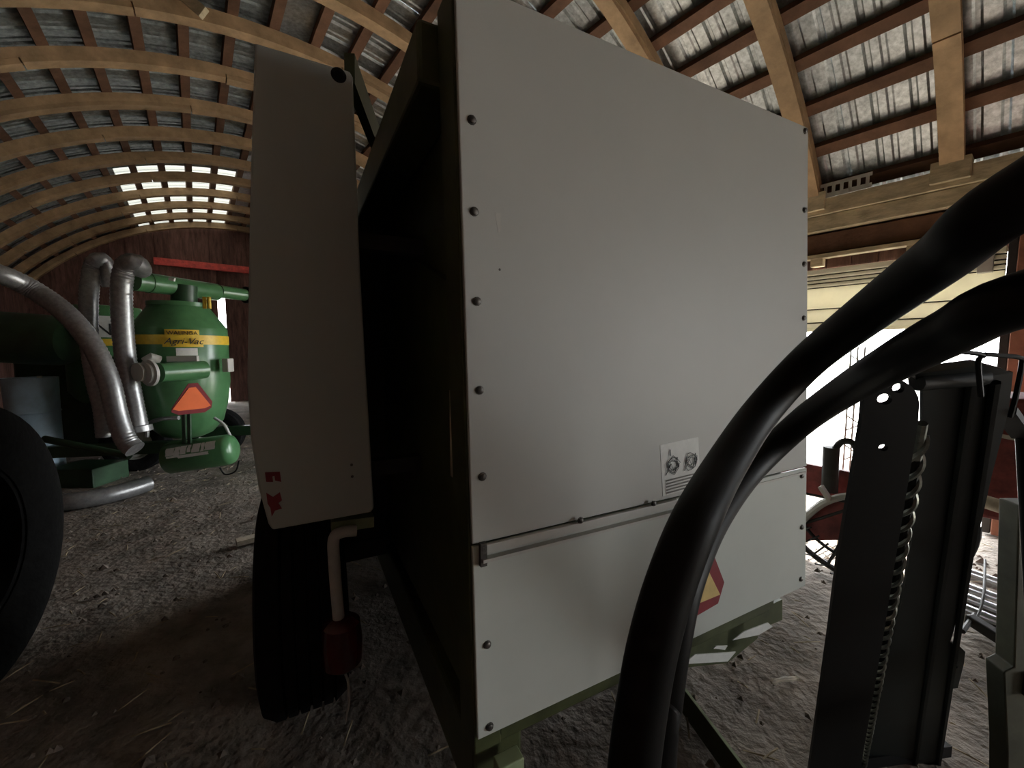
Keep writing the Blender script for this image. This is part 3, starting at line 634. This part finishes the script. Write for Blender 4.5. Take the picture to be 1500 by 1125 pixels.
# back plate
bo_ = [(1352, 560), (1368, 552), (1440, 549), (1484, 545), (1478, 600), (1452, 700), (1430, 800), (1404, 900), (1392, 941), (1405, 946), (1414, 955), (1412, 972), (1403, 1008), (1386, 1010), (1376, lo+6), (1262, lo+6), (1303, 960), (1327, 850), (1350, 700)]
holed_plate([mp(x, y, .06) for x, y in bo_], [[mp(1399+4*math.cos(2*math.pi*k/10), 977+3*math.sin(2*math.pi*k/10), .06) for k in range(10)]], nrm*.006, 'back_plate', 'mast_green', mast)
for xt, xb in ((1424, 1338), (1458, 1372)):
    mm = MB(); P = [mp(xt+(xb-xt)*k/8, 560+(lo-560)*k/8, .055) for k in range(9)]; mm.tube(P, .007, 6); mm.build('folded_edge', 'mast_green', mast)
mm = MB(); mm.tube([mp(1343, 560, .03), mp(1440, 552, .04)], .014, 10); mm.prism([mp(1340, 548, .02), mp(1440, 535, .02), mp(1482, 546, .05), mp(1345, 566, .05)], nrm*.02); mm.build('top_cap', 'mast_green', mast)
# twisted steel rope: a dark core and two strands
s0, s1 = mp(1347, 640, .025), mp(1264, 1128, .025)
d = (s1-s0); L_ = d.length; dn = d.normalized(); ux = dn.cross(nrm).normalized(); uy = nrm
mm = MB(); mm.tube([s0, s0.lerp(s1, .5), s1], [.008, .0064, .005], 8); mm.build('rope_core', 'black_paint', mast)
for ph in (0, math.pi):
    P = []; N = 21*16
    for k in range(N+1):
        q_ = k/N; t = 1-(1-q_)**1.4; an = ph-2*math.pi*21*q_; rad = .0092*(1-.42*t); P.append(s0+d*t+(ux*math.cos(an)+uy*math.sin(an))*rad)
    mm = MB(); mm.tube(P, [.0050*(1-.35*k/N) for k in range(N+1)], 6); mm.build('strand', 'spring', mast)
mm = MB(); mm.tube([s0-dn*.03, s0+dn*.05], .008, 8); mm.build('rope_hook', 'spring', mast)
for pts in (((1437, 580), (1433, 530), (1440, 520), (1395, 514)), ((1442, 519), (1470, 521), (1494, 524), (1497, 533), (1488, 580), (1480, 610))):
    mm = MB(); mm.tube(spline([mp(x, y, .01) for x, y in pts], 6), .0035, 8); mm.build('wire_handle', 'black_paint', mast)
mm = MB(); f1 = mp(1250, lo, .0); f1.z = .02; f2 = mp(1390, lo, .05); f2.z = .02; mm.bar(f1-Vector((.03, 0, 0)), f2-Vector((.03, 0, 0)), .05, .04); mm.build('foot', 'black_paint', mast)
# prop behind the mast to the floor
mm = MB(); pt = mp(1500, 640, .12); mm.tube([pt, Vector((pt.x+.25, pt.y+.05, .02))], .012, 10); mm.bar(mp(1470, 600, .07), pt, .03, .012); mm.build('prop_leg', 'black_paint', mast)
# olive steel post at the right edge
Zo = .95
og = [(1493, 740), (1530, 740), (1530, 1290), (1476, 1290), (1476, 1100), (1471, 985), (1486, 978)]
zb_ = at(1500, 1290, Zo).z
pts = [at(x, y, Zo) for x, y in og]
for p_ in pts:
    if p_.z < .3: p_.z = 0.0
mm = MB(); mm.prism(pts, (0.01, .05, 0)); o = mm.build('gate_post', 'olive', bevel=.003); tag(o, 'olive painted flat steel post standing beyond the black mast', 'post')
mm = MB(); mm.box(at(1510, 1000, Zo)+Vector((0, -.004, 0)), (.02, 0, 0), (0, .004, 0), (0, 0, .03)); mm.build('catch_plate', 'dark_iron', o)
# wheel rake in the doorway
rk = fl(1235, 850); rb = 3.35
rc_ = Vector((rk.x, rk.y, 0))
RKP = on(1240, 700, B*3.15, B)
def rp(x, y, dv=0.0): return on(x, y, B*(3.1+dv), B)
rake = thing('hay_rake', bp(rp(1240, 760).dot(A), 3.2, 0), 'old red hay rake with wire tine wheel in the sunlit doorway', 'farm machine')
cw = rp(1258, 730); rad = (rp(1258, 730)-rp(1180, 806)).length
out = [rp(1170, 792), rp(1170, 765), rp(1186, 752), rp(1206, 736), rp(1232, 728), rp(1262, 726), rp(1300, 732), rp(1300, 790)]
mm = MB(); mm.prism(out, B*.05); mm.build('guard', 'old_red', rake)
mm = MB(); mm.tube(spline([rp(1170, 768, -.02), rp(1186, 752, -.02), rp(1206, 737, -.02), rp(1232, 728, -.02), rp(1262, 726, -.02)], 6), .022, 8); mm.build('guard_rim', 'trim_grey', rake)
mm = MB(); mm.bar(rp(1202, 712, -.05), rp(1216, 733, -.05), .02, .05, -B); mm.build('lever', 'trim_grey', rake)
mm = MB(); mm.box(rp(1240, 712, .2), A*.38, B*.02, (0, 0, .10)); mm.build('gear_case', 'old_red', rake)
mm = MB(); mm.tube([rp(1218, 655, .1), rp(1215, 720, .1)], .045, 10); mm.tube(spline([rp(1215, 672, .1), rp(1232, 648, .1), rp(1252, 652, .1), rp(1262, 690, .1)], 6), .02, 8); mm.build('upright', 'dark_iron', rake)
ctr_ = rp(1262, 740); r_o = .62
def ring(an, r, dv=0): return ctr_+(A*math.cos(an)+Vector((0, 0, math.sin(an))))*r+B*dv
zmin = ctr_.z-.02; r_o = min(.66, zmin)
mm = MB(); mm.tube([ring(math.pi*.98+1.06*math.pi*k/30, r_o) for k in range(31)], .018, 8); mm.build('tine_ring', 'dark_iron', rake)
mm = MB(); mm.tube([ring(math.pi*.98+1.06*math.pi*k/30, r_o*.78) for k in range(31)], .010, 8); mm.build('tine_ring', 'dark_iron', rake)
for k in range(17):
    an = math.pi*1.0+math.pi*k/17; mm = MB(); mm.tube([ring(an, r_o*.70, -.02), ring(an+.05, r_o, -.02), ring(an+.14, r_o-.005, -.09)], .006, 5); mm.build('tine', 'dark_iron', rake)
for k in range(6): 
    an = math.pi*1.02+math.pi*.97*k/5; mm = MB(); mm.tube([ring(an, .04), ring(an, r_o)], .009, 6); mm.build('spoke', 'dark_iron', rake)
mm = MB(); mm.lathe([(.0001, -.06), (.07, -.06), (.07, .06), (.0001, .06)], ctr_, B, 16); mm.build('hub', 'old_red', rake)
# wire lattice panel beside the rake
lat = thing('wire_lattice', bp(rp(1250, 640, .5).dot(A), 3.6, 0), 'narrow welded wire lattice standing upright in the doorway behind the rake', 'wire panel')
def rq(x, y): return on(x, y, B*3.6, B)
xs = rq(1238, 640).dot(A), rq(1258, 640).dot(A)
for a in (xs[0], (xs[0]+xs[1])/2, xs[1]): mm = MB(); mm.tube([bp(a, 3.6, 0), bp(a, 3.6, 1.42)], .006, 6); mm.build('upright_wire', 'trim_grey', lat)
for k in range(13):
    h = .1+k*.105; mm = MB(); mm.tube([bp(xs[0], 3.6, h), bp(xs[1], 3.6, h+(.05 if k % 2 else -.05))], .005, 5); mm.build('cross_wire', 'trim_grey', lat)
# dark red implement behind the mast
imp = thing('red_implement', bp(.25, 3.75, 0), 'dark red farm implement standing in the shade behind the mast', 'farm machine')
mm = MB(); mm.box(bp(.02, 3.75, .80), A*.34, B*.30, (0, 0, .34)); bdy = mm.build('hopper', 'old_red', imp, bevel=.02)
mm = MB(); mm.bar(bp(.40, 3.42, .98), bp(-.4, 3.42, .86), .02, .012, -B); mm.build('rim_strip', 'trim_grey', bdy)
for a in (.28, -.25): mm = MB(); mm.tube([bp(a, 3.6, .5), bp(a, 3.55, .0)], .025, 8); mm.build('leg', 'dark_iron', imp)
mm = MB(); mm.tube([bp(.30, 3.3, .62), bp(.05, 3.2, .60)], .035, 10); mm.build('handle', 'scrap_wood', imp)
mm = MB(); mm.tube(spline([fl(1443, 820, .1), fl(1441, 870, .1), fl(1430, 905, .05), fl(1400, 925, .05)], 6), .006, 8); mm.build('drag_arm', 'dark_iron', imp)
# bright sheets lying in the doorway sun
k = 0
for (x, y, wd, dp, lbl) in ((1432, 842, .20, .05, 'short grey metal strip lying on the dirt, nearest the red implement'), (1440, 868, .34, .05, 'long bright metal strip lying between two other strips'), (1462, 893, .40, .05, 'bright metal strip with a dented middle on the dirt'), (1480, 918, .38, .05, 'wide bright metal strip lying nearest the olive post')):
    c = fl(x, y, .02); mm = MB(); mm.box(c, (A*-.25+B*.97).normalized()*-dp*.8, (A*.97+B*.25).normalized()*wd/2, (0, 0, .008)); o = mm.build('metal_strip', 'grey_sheet', bevel=.003)
    mm2 = MB(); mm2.box(c+Vector((0, 0, .014)), (A*-.25+B*.97).normalized()*.008, (A*.97+B*.25).normalized()*wd/2, (0, 0, .008)); mm2.build('raised_rib', 'grey_sheet', o)
    tag(o, lbl, 'metal strip', 'metal strips by the doorway')
c = fl(1445, 930, .03); mm = MB(); mm.bar(fl(1418, 905, .05), fl(1470, 938, .03), .05, .05); o = mm.build('iron_blade', 'dark_iron', bevel=.008); mm2 = MB(); mm2.tube([fl(1410, 925, .05), fl(1428, 900, .05)], .011, 8); mm2.build('tang', 'dark_iron', o); tag(o, 'dark iron blade with a stub lying on the dirt in front of the metal strips', 'iron blade')
# scrap board on the floor
p, q = fl(346, 795, .02), fl(392, 783, .02); mm = MB(); mm.bar(p, q, .075, .036); o = mm.build('scrap_board', 'scrap_wood', bevel=.002); tag(o, 'short pale split board lying on the dirt beside the baler', 'board')
p, q = fl(1130, 1000, .012), fl(1168, 993, .012); mm = MB(); mm.tube(spline([p, p.lerp(q, .4)+Vector((0, 0, .006)), p.lerp(q, .75), q], 4), [.006, .010, .009, .007, .008, .010, .009, .008, .010, .009, .008, .007, .010], 6); o = mm.build('wood_stick', 'scrap_wood'); tag(o, 'small pale stick lying on the dirt under the baler', 'stick')
# straw and clods
rr = random.Random(21); mm = MB()
for k in range(1500):
    a, b = rr.uniform(-.5, 8), rr.uniform(BL+.3, BR-.3); p = bp(a, b, .002+rr.uniform(0, .012)); an = rr.uniform(0, 6.28); L_ = rr.uniform(.02, .13); d = Vector((math.cos(an), math.sin(an), rr.uniform(-.1, .12)))*L_; s_ = Vector((-math.sin(an), math.cos(an), 0))*.0034
    mm.add([p-s_, p+s_, p+d+s_, p+d-s_, p+d*.5+Vector((0, 0, .004))], [(0, 1, 4), (1, 2, 4), (2, 3, 4), (3, 0, 4)])
o = mm.build('straw', 'straw'); o['kind'] = 'stuff'; o['label'] = 'loose straw scattered over the dirt floor'; o['category'] = 'straw'
mm = MB()
for k in range(2600):
    a, b = rr.uniform(-.5, 7), rr.uniform(BL+.3, BR-.3); p = bp(a, b, .0); s_ = rr.uniform(.006, .028)*(1 if rr.random() < .9 else 1.7)
    vs = [p+Vector((rr.uniform(.5, 1)*x*s_, rr.uniform(.5, 1)*y*s_, z*s_*rr.uniform(.4, .8))) for x, y, z in ((1, 0, 0), (0, 1, 0), (-1, 0, 0), (0, -1, 0), (0, 0, 1))]
    mm.add(vs, [(0, 1, 4), (1, 2, 4), (2, 3, 4), (3, 0, 4)])
o = mm.build('dirt_clods', 'clod'); o['kind'] = 'stuff'; o['label'] = 'crumbs and clods of dirt on the barn floor'; o['category'] = 'dirt'
